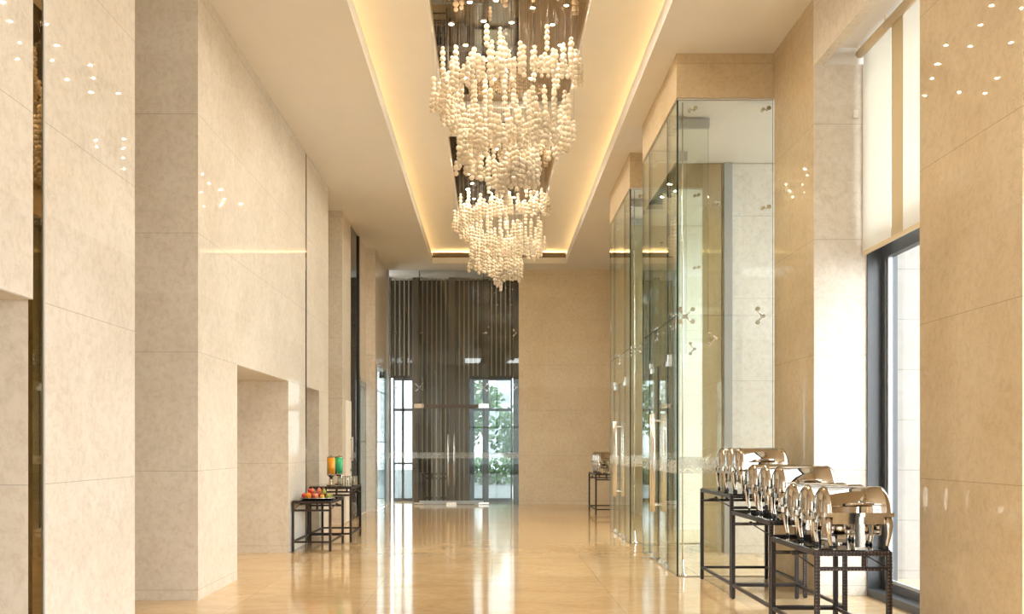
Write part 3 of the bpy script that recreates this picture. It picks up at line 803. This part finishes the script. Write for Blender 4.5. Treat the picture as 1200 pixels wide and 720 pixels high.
# ------------------------------------------------------------------ roll-top chafing dishes
def chafer(label, loc, group):
    t = thing('chafing_dish', label, 'chafing dish', loc, 0, group)
    W, D = .265, .150            # half width and half depth
    ZR = .255                    # rim height
    # lid: a rolled dome with slightly bulging closed ends
    prof = [(-math.cos(PI*k/20)*D, (math.sin(PI*k/20)**.95)*.190) for k in range(21)]
    secs = [(-W, .0), (-W, .42), (-W+.005, .60), (-W+.013, .74), (-W+.024, .85), (-W+.038, .94), (-W+.052, .985), (-W+.060, 1.0), (-W+.068, 1.0), (-W+.070, .985), (W-.070, .985), (W-.068, 1.0), (W-.060, 1.0), (W-.052, .985), (W-.038, .94), (W-.024, .85), (W-.013, .74), (W-.005, .60), (W, .42), (W, .0)]
    b = MB(); vs = []
    for xx, sc_ in secs: vs += [(xx, y*sc_, ZR+.012+z*sc_) for y, z in prof]
    n = len(prof)
    fs = [(i*n+k, i*n+k+1, (i+1)*n+k+1, (i+1)*n+k) for i in range(len(secs)-1) for k in range(n-1)]
    b.add(vs, fs, 0, True)
    b.add([v for v in [(-W+.03, -D, ZR+.012), (W-.03, -D, ZR+.012), (W-.03, D, ZR+.012), (-W+.03, D, ZR+.012)]], [(0, 1, 2, 3)])
    lid = b.build('lid', M['chrome'], t)
    b = MB()
    b.tube([(-.095, -D*.97, ZR+.075), (-.09, -D-.028, ZR+.078), (-.05, -D-.045, ZR+.082), (.05, -D-.045, ZR+.082), (.09, -D-.028, ZR+.078), (.095, -D*.97, ZR+.075)], [.012, .010, .011, .011, .010, .012], 10)
    b.build('handle', M['chrome'], lid)
    # rim and water pan with rounded corners
    def slab(x, y, z0, z1, r):
        pts = []
        for cx, cy_, a0 in ((x-r, y-r, 0), (-x+r, y-r, 90), (-x+r, -y+r, 180), (x-r, -y+r, 270)):
            for q in range(6): pts.append((cx+r*math.cos(R(a0+q*18)), cy_+r*math.sin(R(a0+q*18))))
        k = len(pts); m_ = MB()
        m_.add([(a, c_, z0) for a, c_ in pts]+[(a, c_, z1) for a, c_ in pts], [(i, (i+1) % k, k+(i+1) % k, k+i) for i in range(k)], 0, True)
        m_.add([(a, c_, z1) for a, c_ in pts], [tuple(range(k))]); m_.add([(a, c_, z0) for a, c_ in pts], [tuple(reversed(range(k)))])
        return m_
    slab(W+.004, D+.006, ZR-.018, ZR+.012, .03).build('rim', M['chrome'], t)
    slab(W-.012, D-.010, ZR-.072, ZR-.018, .035).build('water_pan', M['chrome'], t)
    for sx in (-1, 1):
        b = MB(); b.box(min(sx*(W+.004), sx*(W+.03)), max(sx*(W+.004), sx*(W+.03)), -.03, .03, ZR-.045, ZR+.006); b.build('hinge_block', M['chrome'], t, bevel=.005)
        for sy in (-1, 1):
            b = MB()
            b.tube([(sx*(W-.05), sy*(D-.012), ZR-.02), (sx*(W-.042), sy*(D+.004), ZR-.08), (sx*(W-.045), sy*(D+.004), ZR-.15), (sx*(W-.058), sy*(D-.004), .03), (sx*(W-.060), sy*(D-.006), .008)],
                   [.030, .025, .018, .013, .012], 12, flat=(1, .55))
            lg = b.build('leg', M['chrome'], t)
            b = MB(); b.lathe([(0, 0), (.016, 0), (.016, .010), (0, .010)], (sx*(W-.060), sy*(D-.006), 0), 12); b.build('foot', M['plastic_dark'], lg)
    b = MB(); b.box(-W+.06, W-.06, -.045, .045, .095, .103); b.box(-W+.06, -W+.075, -.05, .05, .103, ZR-.07); b.box(W-.075, W-.06, -.05, .05, .103, ZR-.07); b.build('burner_shelf', M['chrome'], t)
    for xx in (-.09, .09):
        b = MB(); b.lathe([(0, 0), (.042, 0), (.042, .058), (.036, .066), (.024, .066), (.024, .06), (0, .06)], (xx, 0, .103), 18); b.build('fuel_burner', M['steel'], t)
    b = MB(); b.box(-.02, .05, -D+.02, -D+.026, .012, ZR-.02); b.build('front_stay', M['chrome'], t)
    return t
proto = chafer('roll-top steel chafing dish nearest on the lowest right table', (2.69, 7.02, .743), 'steel roll-top chafing dishes on the right')
spots = [((2.69, 7.375, .743), 'middle steel chafing dish of three on the lowest right table'),
         ((2.69, 7.73, .743), 'rearmost steel chafing dish of three on the lowest right table'),
         ((2.70, 8.12, .873), 'nearest steel chafing dish on the middle height right table'),
         ((2.70, 8.53, .873), 'middle steel chafing dish of three on the middle height table'),
         ((2.70, 8.94, .873), 'rearmost steel chafing dish on the middle height right table'),
         ((2.70, 9.43, 1.028), 'nearest steel chafing dish on the tallest right table'),
         ((2.70, 9.787, 1.028), 'middle steel chafing dish of three on the tallest right table'),
         ((2.70, 10.14, 1.028), 'rearmost steel chafing dish on the tallest table beside the glass lobby')]
for p, lab in spots:
    o = copy_tree(proto); o.location = p; o['label'] = lab
for i, y in enumerate((20.28, 20.64, 21.00, 21.36)):
    o = copy_tree(proto); o.location = (2.55, y+.0, .914); o['group'] = 'chafing dishes on the far table'
    o['label'] = 'chafing dish on the far right table, %s' % ('nearest in its row', 'second from the near end', 'third from the near end', 'farthest in its row')[i]

# ------------------------------------------------------------------ fruit and juice on the left
ft = thing('fruit_tray', 'round silver tray under the fruit on low left table', 'tray', (-2.55, 13.72, .723))
b = MB(); b.lathe([(0, .006), (.17, .006), (.215, .022), (.22, .026), (.218, .018), (.18, 0), (0, 0)], n=28); b.build('plate', M['silver'], ft).scale = (1.2, 1.02, 1)
for k in range(3):
    a = k*2.1+.4; b = MB(); b.lathe([(.022, 0), (.028, .055), (.03, .055), (.024, 0), (0, 0)], (.21*math.cos(a)*1.0, -.20, 0), 12)
def fruit(kind, colr, p, r, lab, rz=0):
    t = thing(kind, lab, 'fruit', p, rz, 'fruit on the silver tray')
    b = MB()
    if kind == 'pear':
        b.lathe([(0, 0), (r*.6, .006), (r, r*.7), (r*.95, r*1.1), (r*.55, r*1.9), (r*.32, r*2.3), (0, r*2.45)], n=16)
        ht = r*2.45
    elif kind == 'grape_bunch':
        rn = random.Random(4)
        for q in range(26):
            k = q/26
            b.ball((rn.gauss(0, r*.55*(1-k*.3)), rn.gauss(0, r*.5), .016+abs(rn.gauss(0, r*.42))), .016, 8, 6)
        ht = .06
    else:
        b.lathe([(0, r*.10), (r*.35, .0), (r*.82, r*.42), (r, r*.98), (r*.85, r*1.52), (r*.4, r*1.88), (r*.12, r*1.80), (0, r*1.72)], n=16)
        ht = r*1.72
    b.build('flesh', M['fruit_'+colr], t)
    b = MB(); b.tube([(0, 0, ht-.005), (.004, 0, ht+.022)], .003, 6); b.build('stalk', M['stalk'], t)
cx, cy0, cz = -2.55, 13.72, .731
F = [('apple', 'pink', (-.124, .032, .003), .026, 'small pinkish apple at the left behind the edge apple'),
     ('pear', 'green', (.088, -.06, .072), .032, 'green pear lying highest at the right of pile'),
     ('apple', 'red', (-.088, .03, .082), .033, 'red apple on top at the back left of pile'),
     ('apple', 'red', (-.143, -.03, .003), .040, 'red apple at the left edge of the tray'),
     ('orange', 'orange', (-.085, -.10, 0), .048, 'bright orange at the front left of the tray'),
     ('apple', 'pink', (-.005, -.085, 0), .042, 'pinkish red apple at the front middle of tray'),
     ('apple', 'red', (-.07, .05, 0), .042, 'red apple behind the bright orange'),
     ('apple', 'yellow', (.075, -.11, 0), .034, 'yellow apple at the front of the tray'),
     ('pear', 'green', (.135, -.07, 0), .034, 'green pear right of the yellow apple'),
     ('grape_bunch', 'grape', (.125, .04, .006), .04, 'bunch of pale green grapes at right of tray'),
     ('apple', 'red', (.045, .02, 0), .042, 'red apple in the middle of the tray'),
     ('apple', 'red', (-.03, .14, 0), .042, 'red apple at the back of the tray'),
     ('plum', 'wine', (.075, .12, 0), .038, 'dark wine plum at the back right of tray'),
     ('orange', 'orange', (-.115, .10, .004), .040, 'orange at the back left of the tray'),
     ('pear', 'pink', (-.05, -.012, .074), .034, 'pink pear standing on top at the left'),
     ('pear', 'pink', (.03, -.035, .08), .034, 'pink pear standing on top at the middle'),
     ('pear', 'wine', (.065, .045, .078), .036, 'dark wine pear on top of the fruit'),
     ('apple', 'red', (-.055, -.07, .074), .034, 'small red apple on top of the orange')]
for kind, colr, p, r, lab in F:
    fruit(kind, colr, (cx+p[0]*1.28, cy0+p[1], cz+p[2]), r, lab)

def dispenser(x, y, jm, label):
    t = thing('juice_dispenser', label, 'juice dispenser', (x, y, .873), 0, 'juice dispensers on the left table')
    b = MB(); b.lathe([(0, 0), (.075, 0), (.075, .012), (.03, .03), (.026, .13), (.05, .15), (.068, .16), (.068, .17), (0, .17)], n=24); b.build('base', M['chrome'], t)
    b = MB(); b.lathe([(0, .172), (.064, .172), (.064, .440), (0, .440)], n=24); b.build('tank', M[jm], t)
    b = MB(); b.lathe([(.066, .440), (.068, .452), (.05, .462), (.012, .466), (.012, .48), (0, .48)], n=24); b.build('lid', M['chrome'], t)
    b = MB(); b.tube([(0, -.055, .185), (0, -.11, .185), (0, -.115, .16)], .010, 10); b.tube([(0, -.10, .19), (0, -.10, .225)], .006, 8); b.build('tap', M['chrome'], t)
dispenser(-2.555, 14.95, 'orange_juice', 'orange juice dispenser on chrome base on the taller left table')
dispenser(-2.49, 15.30, 'green_juice', 'green juice dispenser behind the orange one on left table')
k = 0
for r_ in range(2):
    for c_ in range(4):
        t = MB(); t.lathe([(0, .0), (.024, .0), (.031, .15), (.029, .15), (.023, .008), (0, .008)], n=16)
        o = t.build('tumbler', M['tumbler'], None, (-2.43+c_*.076+r_*.02, 14.98+r_*.10, .873))
        tag(o, 'clear tumbler right of the juice dispensers, %s row, %s' % (('front', 'back')[r_], ('first from the left', 'second from the left', 'third from the left', 'rightmost')[c_]), 'glass', 'tumblers on the left table')

# ------------------------------------------------------------------ dark console seen through the entrance
o = table(-2.0+.18, -1.15, 24.45, 24.9, .78, 'dark woven console table behind the entrance glass', 'console behind entrance')

# ------------------------------------------------------------------ lights
def area(name, loc, rot, sx, sy, power, col, spread=None):
    l = bpy.data.lights.new(name, 'AREA'); l.shape = 'RECTANGLE'; l.size = sx; l.size_y = sy; l.energy = power; l.color = col
    if spread: l.spread = spread
    o = bpy.data.objects.new(name, l); COL.objects.link(o); o.location = loc; o.rotation_euler = rot
    return o
WARM = (1, .66, .29)
LC = CY1-YB
# hidden strip lights in the ceiling trough, behind the lips, tilted up and inwards
area('trough_light', (CX0-.66, (YB+CY1)/2, H+.175), (0, R(-(180-60)), 0), .06, LC, 84, WARM)
area('trough_light', (CX1+.66, (YB+CY1)/2, H+.175), (0, R(180-60), 0), .06, LC, 84, WARM)
area('trough_light', ((CX0+CX1)/2, CY1+.40, H+.175), (R(180-55), 0, 0), CX1-CX0, .06, 18, WARM)
def spot(loc, power, ang, blend=.5, col=(1, .84, .62), r=.03):
    l = bpy.data.lights.new('downlight_beam', 'SPOT'); l.energy = power; l.spot_size = R(ang); l.spot_blend = blend; l.color = col; l.shadow_soft_size = r
    o = bpy.data.objects.new('downlight_beam', l); COL.objects.link(o); o.location = loc
for yc in (11.05, 17.2):
    for dx in (-.55, 0, .55):
        for dy in (-.7, 0, .7): spot((.19+dx, yc+dy, HU+.07), 48, 80)

# daylight
wd = bpy.data.worlds.new('world'); sc.world = wd; wd.use_nodes = True
nt = wd.node_tree; bg = nt.nodes['Background']
tc = nt.nodes.new('ShaderNodeTexCoord'); sep = nt.nodes.new('ShaderNodeSeparateXYZ'); nt.links.new(tc.outputs['Generated'], sep.inputs[0])
cr = ramp(nt, sep.outputs['Z'], [(0, (.97, .98, 1, 1)), (1, (.78, .89, 1, 1))])
nt.links.new(cr, bg.inputs[0]); bg.inputs[1].default_value = 6
